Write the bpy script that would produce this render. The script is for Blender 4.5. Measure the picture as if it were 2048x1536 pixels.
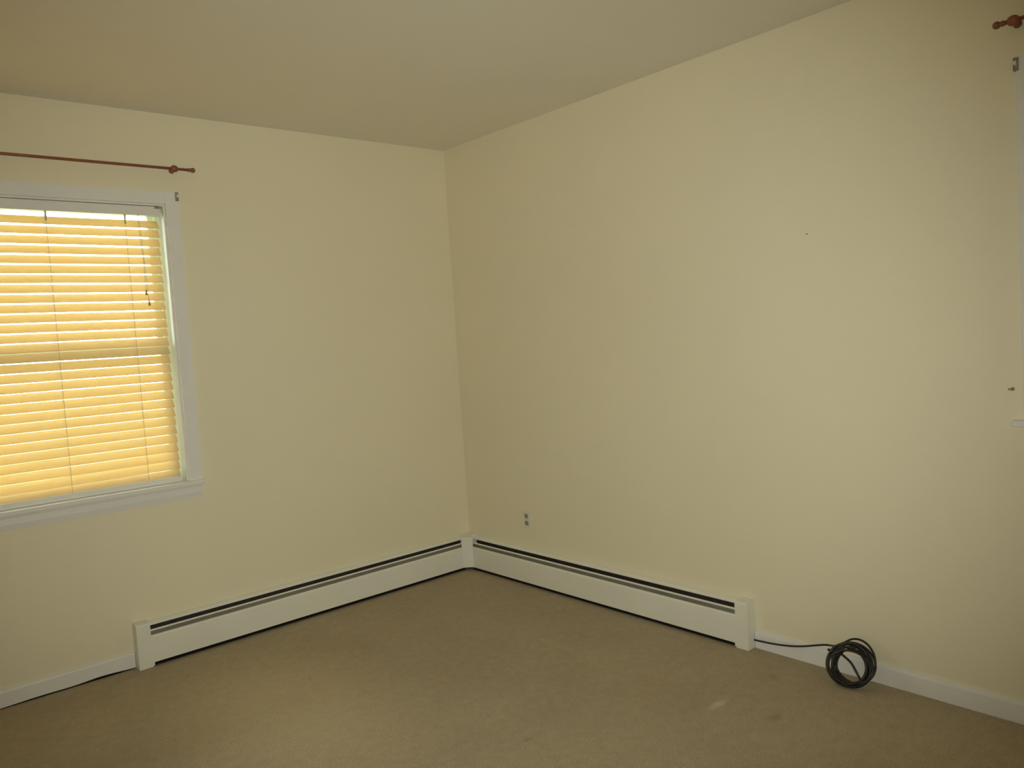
import bpy, bmesh, math, random
from mathutils import Vector, Matrix, noise

for o in list(bpy.data.objects):
    bpy.data.objects.remove(o)
SC = bpy.context.scene
COL = SC.collection
random.seed(7)

# ------------------------------------------------------------------ camera
CAM_POS = Vector((-2.80341, -3.68943, 1.34970))
YAW, PITCH, ROLL = math.radians(48.9328), math.radians(-3.50564), math.radians(-3.64171)
FOCAL_PX = 1571.15
fw = Vector((math.cos(YAW)*math.cos(PITCH), math.sin(YAW)*math.cos(PITCH), math.sin(PITCH)))
rt = Vector((math.sin(YAW), -math.cos(YAW), 0))
up = rt.cross(fw)
rt2 = math.cos(ROLL)*rt + math.sin(ROLL)*up
up2 = -math.sin(ROLL)*rt + math.cos(ROLL)*up
cam_data = bpy.data.cameras.new('camera')
cam_data.sensor_fit = 'HORIZONTAL'
cam_data.sensor_width = 36.0
cam_data.lens = FOCAL_PX/2048*36.0
cam_data.clip_start = 0.05
cam = bpy.data.objects.new('camera', cam_data)
COL.objects.link(cam)
m = Matrix((rt2, up2, -fw)).transposed().to_4x4()
m.translation = CAM_POS
cam.matrix_world = m
SC.camera = cam

# ------------------------------------------------------------------ sky, exposure
SC.view_settings.view_transform = 'Standard'
SC.view_settings.look = 'None'
SC.view_settings.exposure = 0.0
SC.view_settings.gamma = 1.0
SC.view_settings.use_curve_mapping = False
SKY_STRENGTH = 13.0
FLASH_ENERGY = 190.0
FLASH_COLOR = (0.98, 1.0, 0.88)
world = bpy.data.worlds.new('overcast_sky')
SC.world = world
world.use_nodes = True
wn = world.node_tree
wn.nodes.clear()
w_out = wn.nodes.new('ShaderNodeOutputWorld')
w_bg = wn.nodes.new('ShaderNodeBackground')
w_geo = wn.nodes.new('ShaderNodeTexCoord')
w_sep = wn.nodes.new('ShaderNodeSeparateXYZ')
w_ramp = wn.nodes.new('ShaderNodeValToRGB')
w_ramp.color_ramp.elements[0].position = 0.0
w_ramp.color_ramp.elements[0].color = (0.86, 0.90, 0.86, 1)
w_ramp.color_ramp.elements[1].position = 0.6
w_ramp.color_ramp.elements[1].color = (0.96, 0.98, 1.0, 1)
wn.links.new(w_geo.outputs['Generated'], w_sep.inputs[0])
wn.links.new(w_sep.outputs['Z'], w_ramp.inputs[0])
wn.links.new(w_ramp.outputs[0], w_bg.inputs['Color'])
w_bg.inputs['Strength'].default_value = SKY_STRENGTH
wn.links.new(w_bg.outputs[0], w_out.inputs[0])

cy = SC.cycles
cy.max_bounces = 16
cy.diffuse_bounces = 12
cy.glossy_bounces = 4
cy.transmission_bounces = 6
cy.transparent_max_bounces = 16
cy.use_denoising = True
cy.sample_clamp_indirect = 0

# room dimensions (corner of the two visible walls at the origin)
H = 2.44
XB, YB = -4.7, -5.2          # far ends of the room behind the camera
WT = 0.14                    # wall thickness


def portal(name, loc, normal, w, h):
    """Light portal: guides sky sampling through a window opening."""
    L = bpy.data.lights.new(name, 'AREA')
    L.shape = 'RECTANGLE'
    L.size, L.size_y = w, h
    L.cycles.is_portal = True
    o = bpy.data.objects.new(name, L)
    COL.objects.link(o)
    o.location = loc
    o.rotation_euler = Vector(normal).to_track_quat('-Z', 'Z').to_euler()
    return o

# windows: wall, along0, along1, z0, z1 (openings)
W1 = ('left', -2.53, -1.59, 0.78, 2.036)
W2 = ('right', -3.90, -2.958, 0.985, 2.036)
portal('daylight_portal', ((W1[1]+W1[2])/2, 0.13, (W1[3]+W1[4])/2), (0, -1, 0), W1[2]-W1[1], W1[4]-W1[3])
portal('daylight_portal', (0.13, (W2[1]+W2[2])/2, (W2[3]+W2[4])/2), (-1, 0, 0), W2[2]-W2[1], W2[4]-W2[3])

# the photographer's flash, just right of and above the lens: a soft-edged oval beam
fl = bpy.data.lights.new('camera_flash', 'SPOT')
fl.energy = FLASH_ENERGY
fl.color = FLASH_COLOR
fl.shadow_soft_size = 0.015
fl.spot_size = math.radians(84)
fl.spot_blend = 1.0
flo = bpy.data.objects.new('camera_flash', fl)
COL.objects.link(flo)
fr3 = m.to_3x3() @ Matrix.Rotation(math.radians(3.8), 3, 'Y') @ Matrix.Rotation(math.radians(0.5), 3, 'X')
fm = fr3.to_4x4() @ Matrix.Diagonal((1.25, 1, 1, 1))
fm.translation = CAM_POS + rt2*0.05 + up2*0.02 - fw*0.01
flo.matrix_world = fm

# ------------------------------------------------------------------ materials

def new_mat(name):
    m = bpy.data.materials.new(name)
    m.use_nodes = True
    nt = m.node_tree
    return m, nt, nt.nodes['Principled BSDF']


def paint(name, col, rough=0.6, var=0.03, scale=2.0, bump=0.05, bscale=300.0, spec=0.3):
    m, nt, p = new_mat(name)
    N, L = nt.nodes, nt.links
    tc = N.new('ShaderNodeTexCoord')
    n1 = N.new('ShaderNodeTexNoise')
    n1.inputs['Scale'].default_value = scale
    n1.inputs['Detail'].default_value = 4
    L.new(tc.outputs['Object'], n1.inputs['Vector'])
    r = N.new('ShaderNodeValToRGB')
    r.color_ramp.elements[0].position = 0.3
    r.color_ramp.elements[1].position = 0.7
    r.color_ramp.elements[0].color = tuple(c*(1-var) for c in col) + (1,)
    r.color_ramp.elements[1].color = tuple(min(1, c*(1+var)) for c in col) + (1,)
    L.new(n1.outputs['Fac'], r.inputs[0])
    L.new(r.outputs[0], p.inputs['Base Color'])
    p.inputs['Roughness'].default_value = rough
    p.inputs['Specular IOR Level'].default_value = spec
    if bump:
        n2 = N.new('ShaderNodeTexNoise')
        n2.inputs['Scale'].default_value = bscale
        n2.inputs['Detail'].default_value = 3
        L.new(tc.outputs['Object'], n2.inputs['Vector'])
        b = N.new('ShaderNodeBump')
        b.inputs['Strength'].default_value = bump
        b.inputs['Distance'].default_value = 0.002
        L.new(n2.outputs['Fac'], b.inputs['Height'])
        L.new(b.outputs[0], p.inputs['Normal'])
    return m

M_WALL = paint('cream_wall_paint', (0.80, 0.74, 0.565), 0.75, 0.015, 1.6, 0.12, 160, 0.2)
M_CEIL = paint('cream_ceiling_paint', (0.80, 0.77, 0.69), 0.9, 0.015, 1.5, 0.15, 120, 0.1)
M_TRIM = paint('white_trim_paint', (0.78, 0.775, 0.75), 0.4, 0.02, 6, 0.03, 200, 0.4)
M_HEAT = paint('white_enamel', (0.79, 0.785, 0.70), 0.4, 0.02, 5, 0.02, 200, 0.4)
M_VINYL = paint('white_vinyl', (0.76, 0.81, 0.62), 0.35, 0.01, 5, 0.0)
M_DARK = paint('dark_metal_and_recess_shade', (0.045, 0.036, 0.032), 0.6, 0.2, 20, 0.1)
M_RECESS_SHADE = paint('recess_shade_grey', (0.26, 0.235, 0.18), 0.5, 0.1, 12, 0.05)  # grey that paints the shade in the recess below the damper
M_ROD = paint('reddish_copper_brown', (0.26, 0.085, 0.042), 0.4, 0.12, 30, 0.0, 1, 0.5)
M_CABLE = paint('black_cable_jacket', (0.016, 0.013, 0.011), 0.42, 0.2, 20, 0.0, 1, 0.5)
M_METAL = paint('dull_grey_metal', (0.27, 0.25, 0.21), 0.5, 0.15, 40, 0.0)
M_PLATE = paint('ivory_plastic', (0.72, 0.70, 0.59), 0.4, 0.01, 10, 0.0)
M_RECEP = paint('tan_plastic', (0.36, 0.31, 0.19), 0.4, 0.05, 20, 0.0)
M_HOLE_SHADE = paint('black_slot_and_gap_shade', (0.01, 0.01, 0.01), 0.8, 0.1, 10, 0.0)
M_CORD = paint('blind_cord', (0.55, 0.51, 0.38), 0.8, 0.1, 50, 0.0)
M_TASSEL = paint('tan_tassel', (0.42, 0.26, 0.10), 0.5, 0.1, 50, 0.0)
M_GRASS = paint('lawn', (0.30, 0.34, 0.17), 0.9, 0.25, 0.6, 0.3, 20)

# carpet: short mottled pile
M_CARPET, nt, p = new_mat('beige_carpet')
N, L = nt.nodes, nt.links
tc = N.new('ShaderNodeTexCoord')
na = N.new('ShaderNodeTexNoise'); na.inputs['Scale'].default_value = 2.2; na.inputs['Detail'].default_value = 5
nb = N.new('ShaderNodeTexNoise'); nb.inputs['Scale'].default_value = 170; nb.inputs['Detail'].default_value = 4
nc = N.new('ShaderNodeTexNoise'); nc.inputs['Scale'].default_value = 26; nc.inputs['Detail'].default_value = 3
for n in (na, nb, nc):
    L.new(tc.outputs['Object'], n.inputs['Vector'])
ra = N.new('ShaderNodeValToRGB')
ra.color_ramp.elements[0].position = 0.32; ra.color_ramp.elements[0].color = (0.385, 0.308, 0.192, 1)
ra.color_ramp.elements[1].position = 0.68; ra.color_ramp.elements[1].color = (0.43, 0.355, 0.228, 1)
L.new(na.outputs['Fac'], ra.inputs[0])
rb = N.new('ShaderNodeValToRGB')
rb.color_ramp.elements[0].position = 0.3; rb.color_ramp.elements[0].color = (0.80, 0.79, 0.77, 1)
rb.color_ramp.elements[1].position = 0.7; rb.color_ramp.elements[1].color = (1.12, 1.12, 1.12, 1)
L.new(nb.outputs['Fac'], rb.inputs[0])
rc = N.new('ShaderNodeValToRGB')
rc.color_ramp.elements[0].position = 0.3; rc.color_ramp.elements[0].color = (0.93, 0.92, 0.91, 1)
rc.color_ramp.elements[1].position = 0.7; rc.color_ramp.elements[1].color = (1.04, 1.04, 1.04, 1)
L.new(nc.outputs['Fac'], rc.inputs[0])
m1 = N.new('ShaderNodeMix'); m1.data_type = 'RGBA'; m1.blend_type = 'MULTIPLY'; m1.inputs[0].default_value = 1
L.new(ra.outputs[0], m1.inputs[6]); L.new(rb.outputs[0], m1.inputs[7])
m2 = N.new('ShaderNodeMix'); m2.data_type = 'RGBA'; m2.blend_type = 'MULTIPLY'; m2.inputs[0].default_value = 1
L.new(m1.outputs[2], m2.inputs[6]); L.new(rc.outputs[0], m2.inputs[7])
cur = m2.outputs[2]
# stains with a shape of their own: (x, y, rx, ry, colour, strength)
STAINS = [(-0.529, -2.077, 0.055, 0.018, (0.66, 0.62, 0.50), 0.5),
          (-0.481, -2.278, 0.035, 0.022, (0.20, 0.14, 0.07), 0.5),
          (-0.237, -0.955, 0.012, 0.008, (0.45, 0.10, 0.04), 0.8),
          (-0.205, -0.985, 0.006, 0.006, (0.16, 0.10, 0.06), 0.7),
          (-1.758, -0.284, 0.010, 0.008, (0.40, 0.10, 0.05), 0.7),
          (-0.78, -1.15, 0.010, 0.007, (0.22, 0.15, 0.06), 0.6),
          (-0.36, -0.93, 0.009, 0.006, (0.22, 0.15, 0.06), 0.6),
          (-1.42, -0.72, 0.012, 0.009, (0.25, 0.13, 0.07), 0.5),
          (-0.22, -2.10, 0.06, 0.03, (0.25, 0.19, 0.12), 0.35),
          (-1.15, -1.75, 0.02, 0.012, (0.22, 0.10, 0.05), 0.4)]
for (sx, sy, rx, ry, c, st) in STAINS:
    mp = N.new('ShaderNodeMapping'); mp.vector_type = 'POINT'
    mp.inputs['Location'].default_value = (-sx/rx, -sy/ry, 0)
    mp.inputs['Scale'].default_value = (1/rx, 1/ry, 0)
    L.new(tc.outputs['Object'], mp.inputs['Vector'])
    ln = N.new('ShaderNodeVectorMath'); ln.operation = 'LENGTH'
    L.new(mp.outputs[0], ln.inputs[0])
    ad = N.new('ShaderNodeMath'); ad.operation = 'ADD'
    L.new(ln.outputs['Value'], ad.inputs[0]); L.new(nc.outputs['Fac'], ad.inputs[1])
    mr = N.new('ShaderNodeMapRange')
    mr.inputs['From Min'].default_value = 0.75; mr.inputs['From Max'].default_value = 1.7
    mr.inputs['To Min'].default_value = st; mr.inputs['To Max'].default_value = 0
    L.new(ad.outputs[0], mr.inputs['Value'])
    mx = N.new('ShaderNodeMix'); mx.data_type = 'RGBA'
    L.new(mr.outputs[0], mx.inputs[0]); L.new(cur, mx.inputs[6]); mx.inputs[7].default_value = c + (1,)
    cur = mx.outputs[2]
# a broad paler area left of the middle
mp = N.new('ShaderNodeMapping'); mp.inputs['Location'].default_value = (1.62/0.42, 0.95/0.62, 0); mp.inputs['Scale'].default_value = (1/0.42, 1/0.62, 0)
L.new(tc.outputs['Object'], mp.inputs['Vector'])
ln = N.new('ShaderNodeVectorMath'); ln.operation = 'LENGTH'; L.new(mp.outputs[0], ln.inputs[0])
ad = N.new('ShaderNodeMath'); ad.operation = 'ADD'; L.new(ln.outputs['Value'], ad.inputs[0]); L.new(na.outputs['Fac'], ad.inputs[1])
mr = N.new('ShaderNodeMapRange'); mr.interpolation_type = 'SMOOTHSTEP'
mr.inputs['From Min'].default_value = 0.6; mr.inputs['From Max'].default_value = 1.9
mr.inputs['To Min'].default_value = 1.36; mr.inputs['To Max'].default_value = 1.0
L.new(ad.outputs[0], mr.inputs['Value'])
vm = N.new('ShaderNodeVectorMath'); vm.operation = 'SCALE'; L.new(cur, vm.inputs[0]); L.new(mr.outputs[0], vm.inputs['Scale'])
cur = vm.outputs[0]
L.new(cur, p.inputs['Base Color'])
p.inputs['Roughness'].default_value = 0.95
p.inputs['Specular IOR Level'].default_value = 0.1
p.inputs['Sheen Weight'].default_value = 0.15
bp = N.new('ShaderNodeBump'); bp.inputs['Strength'].default_value = 0.7; bp.inputs['Distance'].default_value = 0.006
L.new(nb.outputs['Fac'], bp.inputs['Height']); L.new(bp.outputs[0], p.inputs['Normal'])

# translucent vinyl of the blind slats
M_SLAT = bpy.data.materials.new('translucent_cream_vinyl'); M_SLAT.use_nodes = True
nt = M_SLAT.node_tree; nt.nodes.clear(); N, L = nt.nodes, nt.links
out = N.new('ShaderNodeOutputMaterial')
df = N.new('ShaderNodeBsdfDiffuse'); df.inputs[0].default_value = (0.74, 0.70, 0.56, 1)
tr = N.new('ShaderNodeBsdfTranslucent'); tr.inputs[0].default_value = (0.90, 0.67, 0.33, 1)
mx = N.new('ShaderNodeMixShader'); mx.inputs[0].default_value = 0.50
L.new(df.outputs[0], mx.inputs[1]); L.new(tr.outputs[0], mx.inputs[2]); L.new(mx.outputs[0], out.inputs[0])

# window glass (thin sheet)
M_GLASS = bpy.data.materials.new('window_glass'); M_GLASS.use_nodes = True
nt = M_GLASS.node_tree; nt.nodes.clear(); N, L = nt.nodes, nt.links
out = N.new('ShaderNodeOutputMaterial')
tp = N.new('ShaderNodeBsdfTransparent'); tp.inputs[0].default_value = (0.90, 0.95, 0.91, 1)
gl = N.new('ShaderNodeBsdfGlossy'); gl.inputs['Roughness'].default_value = 0.02
fr = N.new('ShaderNodeFresnel'); fr.inputs[0].default_value = 1.45
mx = N.new('ShaderNodeMixShader')
L.new(fr.outputs[0], mx.inputs[0]); L.new(tp.outputs[0], mx.inputs[1]); L.new(gl.outputs[0], mx.inputs[2])
L.new(mx.outputs[0], out.inputs[0])

# ------------------------------------------------------------------ mesh helpers

def bx(bm, x0, x1, y0, y1, z0, z1, bevel=0.0):
    v = [bm.verts.new((x, y, z)) for x in (x0, x1) for y in (y0, y1) for z in (z0, z1)]
    idx = [(0, 1, 3, 2), (4, 6, 7, 5), (0, 4, 5, 1), (2, 3, 7, 6), (0, 2, 6, 4), (1, 5, 7, 3)]
    fs = [bm.faces.new([v[i] for i in f]) for f in idx]
    if bevel:
        es = set(e for f in fs for e in f.edges)
        bmesh.ops.bevel(bm, geom=list(es), offset=bevel, segments=2, affect='EDGES', profile=0.6)


def link(name, bm, mat, parent=None, smooth=False):
    bmesh.ops.recalc_face_normals(bm, faces=bm.faces)
    me = bpy.data.meshes.new(name)
    bm.to_mesh(me); bm.free()
    me.materials.append(mat)
    o = bpy.data.objects.new(name, me)
    COL.objects.link(o)
    if parent:
        o.parent = parent
        o.matrix_parent_inverse = parent.matrix_world.inverted()
    if smooth:
        for p in me.polygons:
            p.use_smooth = True
    return o


def empty(name, loc):
    o = bpy.data.objects.new(name, None)
    o.empty_display_size = 0.05
    o.location = loc
    COL.objects.link(o)
    o.matrix_world = Matrix.Translation(loc)
    return o


def tag(o, label, cat, group=None):
    o['label'] = label; o['category'] = cat
    if group:
        o['group'] = group
    return o


def struct(o):
    o['kind'] = 'structure'
    return o


def prism(bm, prof, a0, a1, mapf):
    """closed profile (d, z) extruded along a from a0 to a1; mapf(a, d, z) -> xyz"""
    va = [bm.verts.new(mapf(a0, d, z)) for d, z in prof]
    vb = [bm.verts.new(mapf(a1, d, z)) for d, z in prof]
    n = len(prof)
    for i in range(n):
        bm.faces.new((va[i], va[(i+1) % n], vb[(i+1) % n], vb[i]))
    bm.faces.new(va); bm.faces.new(vb[::-1])


def strip(bm, line, th, a0, a1, mapf):
    """open polyline (d,z) given a sheet thickness, extruded"""
    pts = [Vector(p) for p in line]
    off = []
    for i, q in enumerate(pts):
        t = (pts[min(i+1, len(pts)-1)] - pts[max(i-1, 0)]).normalized()
        off.append(q + Vector((-t.y, t.x))*th)
    prof = [tuple(q) for q in pts] + [tuple(q) for q in reversed(off)]
    prism(bm, prof, a0, a1, mapf)


def tube(bm, pts, r, seg=10, cap=True):
    pts = [Vector(q) for q in pts]
    rings = []
    prev = None
    for i, q in enumerate(pts):
        t = (pts[min(i+1, len(pts)-1)] - pts[max(i-1, 0)]).normalized()
        if prev is None:
            a = Vector((0, 0, 1)) if abs(t.z) < 0.9 else Vector((1, 0, 0))
            n = t.cross(a).normalized()
        else:
            n = (prev - t*prev.dot(t)).normalized()
        prev = n
        b = t.cross(n)
        rr = r(i/(len(pts)-1)) if callable(r) else r
        rings.append([bm.verts.new(q + (n*math.cos(k*2*math.pi/seg) + b*math.sin(k*2*math.pi/seg))*rr) for k in range(seg)])
    for i in range(len(rings)-1):
        for k in range(seg):
            bm.faces.new((rings[i][k], rings[i][(k+1) % seg], rings[i+1][(k+1) % seg], rings[i+1][k]))
    if cap:
        bm.faces.new(rings[0][::-1]); bm.faces.new(rings[-1])


def lathe(bm, p0, axis, prof, seg=20):
    """prof: list of (t along axis, radius)"""
    p0 = Vector(p0); axis = Vector(axis).normalized()
    a = Vector((0, 0, 1)) if abs(axis.z) < 0.9 else Vector((1, 0, 0))
    n = axis.cross(a).normalized(); b = axis.cross(n)
    rings = []
    for t, r in prof:
        c = p0 + axis*t
        if r < 1e-6:
            rings.append([bm.verts.new(c)])
        else:
            rings.append([bm.verts.new(c + (n*math.cos(k*2*math.pi/seg) + b*math.sin(k*2*math.pi/seg))*r) for k in range(seg)])
    for i in range(len(rings)-1):
        A, B = rings[i], rings[i+1]
        for k in range(seg):
            k2 = (k+1) % seg
            if len(A) == 1 and len(B) > 1:
                bm.faces.new((A[0], B[k2], B[k]))
            elif len(B) == 1 and len(A) > 1:
                bm.faces.new((A[k], A[k2], B[0]))
            elif len(A) > 1:
                bm.faces.new((A[k], A[k2], B[k2], B[k]))


def ball_prof(c, r, n=10):
    return [(c - r*math.cos(math.pi*i/n), r*math.sin(math.pi*i/n)) for i in range(n+1)]

# maps from (along, depth into the room, z) to world for each wall
MAPS = {'left': lambda a, d, z: (a, -d, z),
        'right': lambda a, d, z: (-d, a, z),
        'back': lambda a, d, z: (XB + d, a, z),
        'front': lambda a, d, z: (a, YB + d, z)}


def mbox(bm, mp, a0, a1, d0, d1, z0, z1, bevel=0.0):
    p, q = mp(a0, d0, z0), mp(a1, d1, z1)
    bx(bm, min(p[0], q[0]), max(p[0], q[0]), min(p[1], q[1]), max(p[1], q[1]), min(p[2], q[2]), max(p[2], q[2]), bevel)

# ------------------------------------------------------------------ room shell

def wall(name, key, a0, a1, hole):
    mp = MAPS[key]
    _, h0, h1, z0, z1 = hole
    bm = bmesh.new()
    aa = [a0, h0, h1, a1]; zz = [0.0, z0, z1, H]
    for d in (0.0, -WT):
        V = [[bm.verts.new(mp(a, d, z)) for z in zz] for a in aa]
        for i in range(3):
            for j in range(3):
                if i == 1 and j == 1:
                    continue
                bm.faces.new((V[i][j], V[i+1][j], V[i+1][j+1], V[i][j+1]))
    # reveal and outer rim
    def q(p1, p2, p3, p4):
        bm.faces.new([bm.verts.new(mp(*p)) for p in (p1, p2, p3, p4)])
    for A0, A1, Z0, Z1 in ((h0, h1, z0, z1), (a0, a1, 0.0, H)):
        q((A0, 0, Z0), (A1, 0, Z0), (A1, -WT, Z0), (A0, -WT, Z0))
        q((A0, 0, Z1), (A1, 0, Z1), (A1, -WT, Z1), (A0, -WT, Z1))
        q((A0, 0, Z0), (A0, 0, Z1), (A0, -WT, Z1), (A0, -WT, Z0))
        q((A1, 0, Z0), (A1, 0, Z1), (A1, -WT, Z1), (A1, -WT, Z0))
    bmesh.ops.remove_doubles(bm, verts=bm.verts, dist=1e-5)
    return struct(link(name, bm, M_WALL))

wall('wall_left', 'left', XB-WT, WT, W1)
wall('wall_right', 'right', YB, 0.0, W2)
bm = bmesh.new(); bx(bm, XB-WT, XB, YB, 0, 0, H)
struct(link('wall_back', bm, M_WALL))
bm = bmesh.new(); bx(bm, XB-WT, WT, YB-WT, YB, 0, H)
struct(link('wall_front', bm, M_WALL))
bm = bmesh.new(); bx(bm, XB-WT, WT, YB-WT, WT, H, H+0.12)
struct(link('ceiling', bm, M_CEIL))
bm = bmesh.new(); bx(bm, XB-WT, WT, YB-WT, WT, -0.12, 0)
struct(link('floor', bm, M_CARPET))
bm = bmesh.new()
v = [bm.verts.new(q) for q in ((-60, -60, -0.6), (60, -60, -0.6), (60, 60, -0.6), (-60, 60, -0.6))]
bm.faces.new(v)
struct(link('ground', bm, M_GRASS))

# baseboards; the left one lifts slightly off the carpet beside the heater
BP = [(0.0, 0.0), (0.012, 0.0), (0.012, 0.062), (0.009, 0.071), (0.0, 0.073)]

def baseboard(name, key, a0, a1, lift=False, steps=40):
    mp = MAPS[key]
    bm = bmesh.new(); rows = []
    for i in range(steps+1):
        a = a0 + (a1-a0)*i/steps
        lz = 0.0
        if lift:
            lz = 0.003 + 0.008*math.exp(-((a+2.02)/0.09)**2) + 0.004*math.exp(-((a+2.25)/0.12)**2) if a > -2.7 else 0.003
        rows.append([bm.verts.new(mp(a, d, z if z > 0.01 else z+lz)) for d, z in BP])
    n = len(BP)
    for i in range(steps):
        for k in range(n):
            bm.faces.new((rows[i][k], rows[i][(k+1) % n], rows[i+1][(k+1) % n], rows[i+1][k]))
    bm.faces.new(rows[0]); bm.faces.new(rows[-1][::-1])
    return struct(link(name, bm, M_TRIM))

bbl = baseboard('baseboard_left', 'left', XB, -1.889, True, 120)
bm = bmesh.new(); bx(bm, -2.6, -1.889, -0.010, -0.0005, 0.0004, 0.0022)  # black strips paint shade into the gap under the baseboard
link('gap_shade_strip', bm, M_HOLE_SHADE, bbl)
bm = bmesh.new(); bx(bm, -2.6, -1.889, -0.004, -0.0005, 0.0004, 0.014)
link('gap_shade_back', bm, M_HOLE_SHADE, bbl)
baseboard('baseboard_right', 'right', YB, -1.913)
baseboard('baseboard_back', 'back', YB+0.013, -0.013)
baseboard('baseboard_front', 'front', XB+0.013, -0.013)

# ------------------------------------------------------------------ windows

def window(n, W, detail=True):
    key, a0, a1, z0, z1 = W
    mp = MAPS[key]
    root = struct(empty('window_%d' % n, mp((a0+a1)/2, 0, z0)))
    cw, ct = 0.058, 0.018
    # casing: two sides and a head, mitred look through one mesh
    bm = bmesh.new()
    mbox(bm, mp, a0-cw, a0, 0, ct, z0, z1+cw-0.004, 0.0012)
    mbox(bm, mp, a1, a1+cw, 0, ct, z0, z1+cw-0.004, 0.0012)
    mbox(bm, mp, a0, a1, 0, ct-0.0005, z1, z1+cw-0.004, 0.0012)
    link('casing', bm, M_TRIM, root)
    # jamb lining
    bm = bmesh.new(); jt = 0.008
    mbox(bm, mp, a0, a0+jt, -0.075, 0.002, z0, z1)
    mbox(bm, mp, a1-jt, a1, -0.075, 0.002, z0, z1)
    mbox(bm, mp, a0+jt, a1-jt, -0.075, 0.002, z1-jt, z1)
    link('jamb', bm, M_TRIM, root)
    # stool and apron
    bm = bmesh.new()
    mbox(bm, mp, a0-cw-0.015, a1+cw+(0.010 if n == 1 else 0.030), 0, 0.036, z0-0.018, z0+0.002, 0.004)
    mbox(bm, mp, a0, a1, -0.08, 0.002, z0-0.018, z0+0.002)
    link('stool', bm, M_TRIM, root)
    bm = bmesh.new()
    prism(bm, [(0, z0-0.078), (0.010, z0-0.078), (0.013, z0-0.066), (0.016, z0-0.055), (0.016, z0-0.03), (0.020, z0-0.018), (0, z0-0.018)],
          a0-cw+0.0, a1+cw-0.008, mp)
    link('apron', bm, M_TRIM, root)
    # vinyl frame with tracks on the jambs
    bm = bmesh.new(); f0, f1 = -0.135, -0.062; ft = 0.014
    A0, A1 = a0+jt, a1-jt; Z0, Z1 = z0+0.002, z1-jt
    mbox(bm, mp, A0, A0+ft, f0, f1, Z0, Z1)
    mbox(bm, mp, A1-ft, A1, f0, f1, Z0, Z1)
    mbox(bm, mp, A0+ft, A1-ft, f0, f1, Z1-ft, Z1)
    mbox(bm, mp, A0+ft, A1-ft, f0, f1, Z0, Z0+ft)
    for dd in (-0.100, -0.066):
        mbox(bm, mp, A0+ft, A0+ft+0.006, dd, dd+0.005, Z0+ft, Z1-ft)
        mbox(bm, mp, A1-ft-0.006, A1-ft, dd, dd+0.005, Z0+ft, Z1-ft)
    link('window_frame', bm, M_VINYL, root)
    # sashes: upper outside, lower inside, meeting at mid height
    zm = Z0 + (Z1-Z0)*0.49
    for nm, (s0, s1), (d0, d1) in (('upper_sash', (zm-0.012, Z1-ft), (-0.130, -0.103)), ('lower_sash', (Z0+ft, zm+0.022), (-0.092, -0.069))):
        st = 0.026
        bm = bmesh.new()
        B0, B1 = A0+ft, A1-ft
        mbox(bm, mp, B0, B0+st, d0, d1, s0, s1, 0.002)
        mbox(bm, mp, B1-st, B1, d0, d1, s0, s1, 0.002)
        tr_ = 0.012 if nm == 'upper_sash' else 0.034
        mbox(bm, mp, B0+st, B1-st, d0, d1, s1-tr_, s1, 0.002)
        mbox(bm, mp, B0+st, B1-st, d0, d1, s0, s0+0.034, 0.002)
        so = link(nm, bm, M_VINYL, root)
        bm = bmesh.new()
        dm = (d0+d1)/2
        mbox(bm, mp, B0+st-0.003, B1-st+0.003, dm-0.0015, dm+0.0015, s0+0.031, s1-tr_+0.003)
        link('glass_pane', bm, M_GLASS, so)
    return root

window(1, W1)
win2 = window(2, W2)

# ------------------------------------------------------------------ blind in window_1
root = tag(empty('window_blind', (-2.06, 0.025, 1.99)), 'closed cream horizontal slat blind glowing with daylight in the left window', 'window blind')
BX0, BX1 = -2.515, -1.617
BY = 0.026
bm = bmesh.new()
bx(bm, BX0, BX1+0.006, 0.004, 0.044, 1.984, 2.026, 0.003)
link('headrail', bm, M_TRIM, root)
bm = bmesh.new()
bx(bm, BX1-0.016, BX1+0.004, 0.0015, 0.006, 2.016, 2.0275)
bx(bm, BX1+0.004, BX1+0.018, 0.0015, 0.006, 2.018, 2.0215)
link('mounting_bracket', bm, M_METAL, root)

def slat_mesh(bm, mp, a0, a1, z_first, nsl, depth=-0.026):
    """closed slats: outer edge high, inner edge low"""
    pitch, sw, th = 0.04033, 0.0450, 0.0009
    for i in range(nsl):
        zc = z_first - i*pitch
        tilt = SLAT_TILT + random.uniform(-0.012, 0.012)
        K, S = 7, 8
        rows = []
        for s_ in range(S+1):
            a = a0 + (a1-a0)*s_/S
            zz = zc + 0.0003*math.sin(s_*0.9+i*1.7)
            row = []
            for k in range(K+1):
                u = (k/K-0.5)*sw
                crown = 0.0022*(1-(2*u/sw)**2)
                row.append((a, depth - u*math.cos(tilt) + crown*math.sin(tilt), zz + u*math.sin(tilt) + crown*math.cos(tilt)))
            rows.append(row)
        top = [[bm.verts.new(mp(*q)) for q in r] for r in rows]
        bot = [[bm.verts.new(mp(q[0], q[1]-th*math.sin(tilt), q[2]-th*math.cos(tilt))) for q in r] for r in rows]
        for s_ in range(S):
            for k in range(K):
                bm.faces.new((top[s_][k], top[s_+1][k], top[s_+1][k+1], top[s_][k+1]))
                bm.faces.new((bot[s_][k], bot[s_][k+1], bot[s_+1][k+1], bot[s_+1][k]))
            bm.faces.new((top[s_][0], bot[s_][0], bot[s_+1][0], top[s_+1][0]))
            bm.faces.new((top[s_][K], top[s_+1][K], bot[s_+1][K], bot[s_][K]))
        for k in range(K):
            bm.faces.new((top[0][k], top[0][k+1], bot[0][k+1], bot[0][k]))
            bm.faces.new((top[S][k], bot[S][k], bot[S][k+1], top[S][k+1]))

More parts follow.
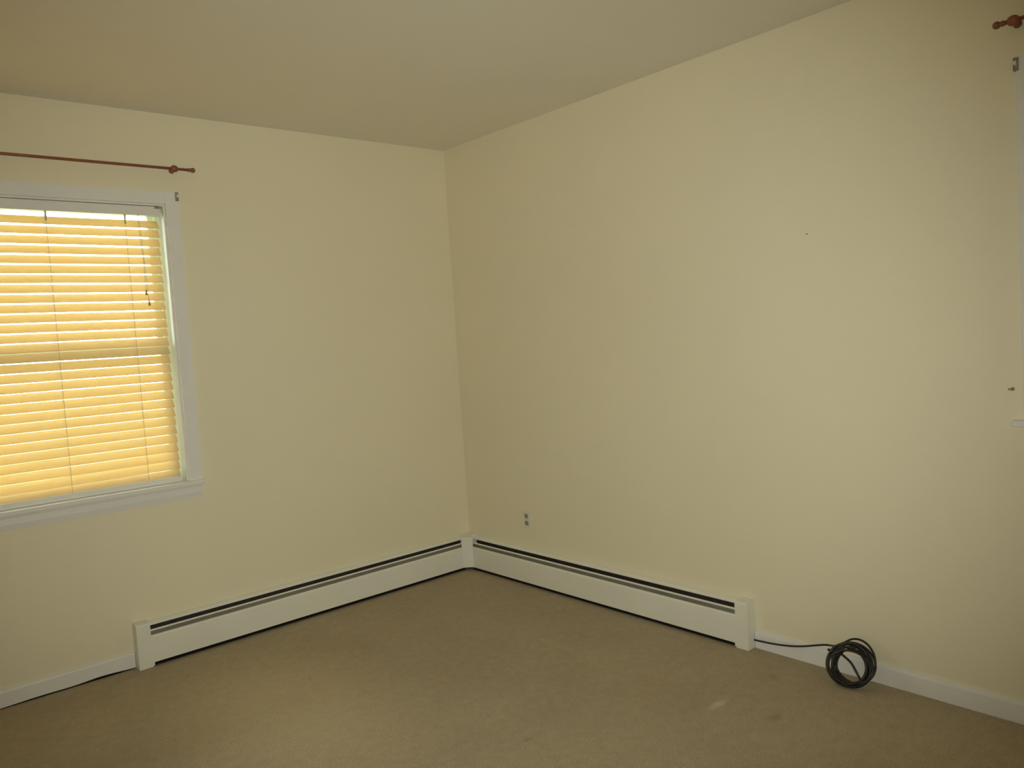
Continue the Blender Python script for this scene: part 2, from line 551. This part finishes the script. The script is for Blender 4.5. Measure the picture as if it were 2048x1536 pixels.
SLAT_TILT = math.radians(54)
bm = bmesh.new()
slat_mesh(bm, MAPS['left'], BX0, BX1, 1.948, 29)
link('slats', bm, M_SLAT, root, smooth=False)
bm = bmesh.new()
bx(bm, BX0, BX1, BY-0.022, BY+0.022, 0.7825, 0.808, 0.004)
link('bottom_rail', bm, M_TRIM, root)
for xc in (-1.757, -2.062, -2.367):
    bm = bmesh.new()
    tube(bm, [(xc, BY-0.0125, 1.985), (xc, BY-0.0145, 1.6), (xc, BY-0.0145, 1.2), (xc, BY-0.0125, 0.80)], 0.0009, 6)
    tube(bm, [(xc, BY+0.0125, 1.985), (xc, BY+0.0125, 0.80)], 0.0009, 6)
    # short wider tape over the gap above the first slat
    bx(bm, xc-0.004, xc+0.004, BY-0.0145, BY-0.0135, 1.945, 1.985)
    link('ladder_cord', bm, M_CORD, root)
bm = bmesh.new()
tube(bm, [(-1.708, 0.0015, 1.99), (-1.707, -0.002, 1.90), (-1.700, -0.003, 1.80), (-1.701, -0.003, 1.70), (-1.7005, -0.003, 1.655)], 0.0009, 6)
tube(bm, [(-1.704, 0.0015, 1.99), (-1.700, -0.003, 1.88), (-1.696, -0.004, 1.74), (-1.692, -0.004, 1.605)], 0.0009, 6)
tc_ = link('tilt_cord', bm, M_CORD, root)
for px, pz in ((-1.7005, 1.632), (-1.692, 1.585)):
    bm = bmesh.new()
    lathe(bm, (px, -0.0035, pz), (0, 0, 1), [(0, 0), (0.0, 0.0048), (0.006, 0.005), (0.018, 0.0032), (0.025, 0.0016), (0.027, 0.0)], 12)
    link('tassel', bm, M_TASSEL, tc_, smooth=True)

# unseen blind added in the right window to hold back daylight
bm = bmesh.new()
slat_mesh(bm, MAPS['right'], W2[1]+0.02, W2[2]-0.02, 1.955, 24)
link('added_blind_slats', bm, M_SLAT, win2)
bm = bmesh.new()
mbox(bm, MAPS['right'], W2[1]+0.015, W2[2]-0.015, -0.044, -0.006, 1.985, 2.026, 0.003)
link('added_blind_headrail', bm, M_TRIM, win2)

# ------------------------------------------------------------------ curtain rods

def curtain_rod(key, a_end, a_far, sgn, label):
    """sgn: direction along the wall from the finial towards the window"""
    mp = MAPS[key]; z = 2.191 if key == 'left' else 2.195; d = 0.04
    r0 = tag(empty('curtain_rod', mp(a_end, 0, z)), label, 'curtain rod', 'curtain rods above the windows')
    ax = Vector(mp(sgn, 0, 0)) - Vector(mp(0, 0, 0))
    bm = bmesh.new()
    tube(bm, [mp(a_end+sgn*0.02, d, z), mp((a_end+a_far)/2, d, z), mp(a_far, d, z)], 0.0062, 14)
    link('rod', bm, M_ROD, r0, smooth=True)
    for e, s in ((a_end, 1), (a_far, -1)):
        bm = bmesh.new()
        lathe(bm, mp(e, d, z), ax*s, ball_prof(0.011, 0.0115) [:-2] + [(0.022, 0.0075), (0.027, 0.009), (0.031, 0.0075), (0.034, 0.0066)], 20)
        link('finial', bm, M_ROD, r0, smooth=True)
        c = e + sgn*s*(0.092 if key == 'left' else 0.055)
        bm = bmesh.new()
        lathe(bm, mp(c, d, z), ax*s, [(-0.016, 0.0064), (-0.013, 0.011), (-0.007, 0.0145), (0, 0.0155), (0.007, 0.0145), (0.013, 0.011), (0.016, 0.0064)], 20)
        inn = Vector(mp(0, 0, 0)) - Vector(mp(0, 1, 0))
        lathe(bm, mp(c, d, z-0.002), inn, [(0.004, 0), (0.004, 0.006), (0.028, 0.006), (0.034, 0.010), (0.0395, 0.0125), (0.0395, 0)], 16)
        link('bracket', bm, M_ROD, r0, smooth=True)
    return r0

curtain_rod('left', -1.453, -2.66, -1, 'thin reddish-brown curtain rod with ball finial above the blind-covered window')
curtain_rod('right', -2.848, -4.02, -1, 'reddish-brown curtain rod end at the upper right corner of the photo')

# small grey clips left on the window casings
def clip(key, a, z, label, s):
    mp = MAPS[key]
    r0 = tag(empty('curtain_bracket', mp(a, 0, z)), label, 'bracket', 'old clips at the casing corners')
    bm = bmesh.new()
    mbox(bm, mp, a-0.007, a+0.007, 0.0182, 0.0205, z-0.021, z+0.019, 0.0008)
    mbox(bm, mp, a+s*0.0065-0.0012, a+s*0.0065+0.0012, 0.0005, 0.0205, z-0.019, z+0.017)
    link('back_plate', bm, M_METAL, r0)
    bm = bmesh.new()
    prism(bm, [(0.0205, z-0.006), (0.030, z-0.004), (0.034, z+0.006), (0.032, z+0.008), (0.028, z), (0.0205, z+0.001)], a-0.003, a+0.004, mp)
    link('hook', bm, M_PLATE, r0)

clip('left', -1.5385, 2.072, 'small grey metal clip at the top corner of the left window casing', 1)
clip('right', -2.9015, 2.072, 'small grey metal clip at the top corner of the right window casing', 1)

# ------------------------------------------------------------------ heaters

def heater(key, a_cap, a_in, s, label):
    """a_cap: outer end of the end cap, a_in: end at the corner cover; s: sign from cap towards the corner"""
    mp = MAPS[key]
    r0 = tag(empty('baseboard_heater', mp(a_cap, 0, 0)), label, 'baseboard heater', 'baseboard heaters meeting in the corner')
    c1 = a_cap + s*0.058
    bm = bmesh.new()
    strip(bm, [(0.0, 0.012), (0.0, 0.189), (0.003, 0.1925), (0.020, 0.188), (0.028, 0.182), (0.029, 0.1765)], -0.0012, c1, a_in, mp)
    link('back_panel', bm, M_HEAT, r0)
    bm = bmesh.new()
    prism(bm, [(0.060, 0.0195), (0.060, 0.132), (0.0575, 0.1385), (0.052, 0.140), (0.052, 0.138), (0.0565, 0.1365), (0.0585, 0.131), (0.0585, 0.021), (0.050, 0.021), (0.050, 0.0195)], c1-s*0.002, a_in, mp)
    link('front_cover', bm, M_HEAT, r0)
    bm = bmesh.new()
    strip(bm, [(0.0430, 0.1615), (0.0475, 0.1600), (0.0485, 0.1580), (0.0475, 0.1565)], 0.0012, c1, a_in, mp)
    link('damper', bm, M_HEAT, r0)
    bm = bmesh.new()
    strip(bm, [(0.0420, 0.1610), (0.0330, 0.1500), (0.0360, 0.1200)], 0.0010, c1, a_in, mp)  # sheet coloured darker to stand in for the shaded recess
    link('recess_shade_flap', bm, M_RECESS_SHADE, r0)
    # finned tube behind the cover
    bm = bmesh.new()
    tube(bm, [mp(c1-s*0.02, 0.026, 0.075), mp(a_in, 0.026, 0.075)], 0.011, 12)
    n = 60
    for i in range(n):
        a = c1 + (a_in-c1)*(i+0.5)/n
        mbox(bm, mp, a-0.0006, a+0.0006, 0.006, 0.046, 0.045, 0.105)
    mbox(bm, mp, c1, a_in, 0.003, 0.0045, 0.002, 0.172)  # dark sheets paint the shade inside the slot and bottom gap
    mbox(bm, mp, c1, a_in, 0.003, 0.050, 0.001, 0.004)
    link('element_and_shade_sheets', bm, M_DARK, r0)
    bm = bmesh.new()
    lo, hi = sorted((a_cap, c1))
    cp = [(0.0, 0.001), (0.062, 0.001), (0.062, 0.190), (0.060, 0.1965), (0.054, 0.199), (0.0, 0.201)]
    prism(bm, cp, lo, hi, mp)
    # the small tab that hooks under the front cover
    mbox(bm, mp, min(c1, c1+s*0.006), max(c1, c1+s*0.006), 0.050, 0.0605, 0.006, 0.030)
    bmesh.ops.bevel(bm, geom=[e for e in bm.edges if e.calc_length() > 0.1], offset=0.0015, segments=2, affect='EDGES')
    link('end_cap', bm, M_HEAT, r0)
    return r0

heater('left', -1.887, -0.074, 1, 'long white baseboard heater along the left wall below the window')
heater('right', -1.910, -0.072, 1, 'white baseboard heater along the right wall, its end cap beside the black cable')

bm = bmesh.new()
poly = [(-0.001, -0.001), (-0.072, -0.001), (-0.072, -0.048), (-0.109, -0.0585), (-0.109, -0.0625), (-0.104, -0.0655), (-0.066, -0.0995), (-0.0625, -0.104), (-0.0585, -0.104), (-0.048, -0.070), (-0.001, -0.070)]
va = [bm.verts.new((x, y, 0.021)) for x, y in poly]
vb = [bm.verts.new((x, y, 0.201)) for x, y in poly]
for i in range(len(poly)):
    j = (i+1) % len(poly)
    bm.faces.new((va[i], va[j], vb[j], vb[i]))
bm.faces.new(va); bm.faces.new(vb)
bmesh.ops.bevel(bm, geom=[e for e in bm.edges if min(v.co.z for v in e.verts) > 0.19 or e.calc_length() > 0.15], offset=0.002, segments=2, affect='EDGES')
rc_ = tag(empty('heater_corner_cover', (-0.05, -0.05, 0)), 'white metal cover in the room corner joining the two baseboard heaters', 'heater cover')
link('cover', bm, M_HEAT, rc_)
bm = bmesh.new()
bx(bm, -0.055, -0.004, -0.055, -0.004, 0.0, 0.03)
link('foot', bm, M_DARK, rc_)

# ------------------------------------------------------------------ outlet on the right wall
mp = MAPS['right']
oy, oz = -0.527, 0.348
r0 = tag(empty('electrical_outlet', mp(oy, 0, oz)), 'white duplex wall outlet with two tan sockets above the right heater', 'outlet')
bm = bmesh.new(); mbox(bm, mp, oy-0.029, oy+0.029, 0.0002, 0.005, oz-0.048, oz+0.048, 0.002)
link('cover_plate', bm, M_PLATE, r0)
for dz in (-0.0195, 0.0195):
    bm = bmesh.new()
    pr = [(oy + 0.0145*math.cos(t*math.pi/12), oz+dz+max(-0.0125, min(0.0125, 0.0155*math.sin(t*math.pi/12)))) for t in range(24)]
    va = [bm.verts.new(mp(a, 0.0045, z)) for a, z in pr]; vb = [bm.verts.new(mp(a, 0.0068, z)) for a, z in pr]
    for i in range(24):
        bm.faces.new((va[i], va[(i+1) % 24], vb[(i+1) % 24], vb[i]))
    bm.faces.new(va); bm.faces.new(vb)
    rc2 = link('socket', bm, M_RECEP, r0)
    bm = bmesh.new()
    for da in (-0.005, 0.005):
        mbox(bm, mp, oy+da-0.0009, oy+da+0.0009, 0.0066, 0.0071, oz+dz-0.001, oz+dz+0.007)
    lathe(bm, mp(oy, 0.0066, oz+dz-0.006), (-1, 0, 0), [(0, 0), (0, 0.002), (0.0005, 0.002), (0.0005, 0)], 10)
    link('slots', bm, M_HOLE_SHADE, rc2)
bm = bmesh.new(); lathe(bm, mp(oy, 0.0045, oz), (-1, 0, 0), [(0, 0), (0, 0.003), (0.0015, 0.0025), (0.002, 0)], 12)
link('screw', bm, M_METAL, r0)

# nail and hook in the right wall
bm = bmesh.new(); lathe(bm, mp(-2.203, -0.004, 1.659), (-1, 0, 0), [(0, 0), (0, 0.0010), (0.006, 0.0010), (0.006, 0.0025), (0.007, 0.0022), (0.0075, 0)], 12)
tag(link('nail', bm, M_ROD, None), 'tiny rusty nail head high in the middle of the right wall', 'nail')
bm = bmesh.new()
tube(bm, [mp(-2.866, -0.004, 1.083), mp(-2.866, 0.008, 1.083), mp(-2.8605, 0.012, 1.082), mp(-2.857, 0.011, 1.085)], 0.0024, 8)
lathe(bm, mp(-2.866, 0.0, 1.083), (-1, 0, 0), [(0, 0), (0, 0.006), (0.0015, 0.0055), (0.002, 0)], 12)
tag(link('wall_hook', bm, M_METAL, None, True), 'small dark hook in the right wall beside the right window, above its sill', 'hook')

# ------------------------------------------------------------------ coiled cable
r_c = 0.0038
pts = []
# run from behind the heater end cap along the baseboard to the coil
run = [(-0.0165, -1.90, 0.034), (-0.0165, -1.96, 0.037), (-0.018, -2.02, 0.043), (-0.019, -2.08, 0.053), (-0.020, -2.13, 0.066), (-0.022, -2.18, 0.083), (-0.026, -2.22, 0.097), (-0.032, -2.25, 0.104)]
# coil frame: leaning on the wall, bottom on the carpet
lean = math.radians(27)
e1 = Vector((0.15, -1, 0)).normalized()            # across, away from the corner
e2 = Vector((math.sin(lean), 0, math.cos(lean)))   # up, leaning into the wall
e2 = (e2 - e1*e2.dot(e1)).normalized()
e3 = e1.cross(e2)
if e3.x > 0:
    e3 = -e3                                       # towards the room
C0 = Vector((-0.078, -2.350, 0.0745))
# per loop: centre offset (a, b), radii (ra, rb), depth
spec = [(-.002,-.006,.074,.074,0),(-.002,-.008,.056,.056,.012),(-.006,-.004,.078,.076,-.006),(.004,.004,.066,.066,.016),(-.014,-.010,.060,.066,-.008),(.010,-.010,.070,.070,.022),(-.002,-.002,.080,.078,.004),
(.012,.020,.072,.074,-.016),(-.008,-.014,.070,.068,.022),(.002,-.004,.050,.052,.014),(.000,-.020,.072,.064,.030),(-.010,-.006,.072,.074,.010),(.008,-.012,.066,.062,.018),(.014,.000,.070,.072,.000)]
loops = len(spec) - 1
steps = 40
start = math.radians(128)

def lerp(a, b, t):
    return tuple(p*(1-t)+q*t for p, q in zip(a, b))
coil = []
for i in range(loops*steps+1):
    th = start - i*2*math.pi/steps
    k = i//steps; t = (i % steps)/steps
    t = t*t*(3-2*t)
    a, b, ra_, rb_, dd = lerp(spec[min(k, loops)], spec[min(k+1, loops)], t)
    P = C0 + e1*(a + ra_*math.cos(th)) + e2*(b + rb_*math.sin(th)) + e3*(dd + 0.009*math.sin((2 if k % 2 else 1)*th + 1.7*k))
    coil.append(P)
pts = [Vector(q) for q in run]
# smooth catmull-rom for the run, then the coil
def catmull(P, n=8):
    o = []
    for i in range(len(P)-1):
        p0 = P[max(i-1, 0)]; p1 = P[i]; p2 = P[i+1]; p3 = P[min(i+2, len(P)-1)]
        for j in range(n):
            t = j/n
            o.append(0.5*((2*p1) + (p2-p0)*t + (2*p0-5*p1+4*p2-p3)*t*t + (-p0+3*p1-3*p2+p3)*t**3))
    o.append(P[-1])
    return o
path = catmull(pts + coil[:1], 8)[:-1] + coil
# loose inner strand crossing the hole, ending in a connector
last = coil[-1]
tailc = [last, C0 + e1*(-0.050) + e2*0.040 + e3*0.020, C0 + e1*(-0.030) + e2*0.026 + e3*0.024, C0 + e1*0.004 + e2*0.004 + e3*0.026, C0 + e1*0.030 + e2*(-0.030) + e3*0.024, C0 + e1*0.042 + e2*(-0.052) + e3*0.016]
path += catmull(tailc, 10)[1:]
# outermost thin loop reaching up to the right
low = min(q.z for q in path)
fix = []
for q in path:
    q = q.copy()
    if q.z < r_c + 0.001:
        q.z = r_c + 0.001
    wallx = -0.0125 - r_c if q.z < 0.073 else -r_c - 0.001
    if q.x > wallx:
        q.x = wallx
    fix.append(q)
rt_ = tag(empty('coiled_cable', (-0.07, -2.33, 0)), 'coil of black cable leaning on the baseboard, its end running to the right heater', 'cable')
bm = bmesh.new()
tube(bm, fix, r_c, 8)
link('cable', bm, M_CABLE, rt_, smooth=True)
# tie end and connector poking out on the left of the coil
bm = bmesh.new()
q0 = C0 + e1*(-0.072) + e2*0.030 + e3*0.014
tube(bm, [q0 + e1*0.012, q0 - e1*0.004 + e2*0.002, q0 - e1*0.012 + e2*0.004], 0.0046, 10)
link('connector', bm, M_CABLE, rt_, smooth=True)
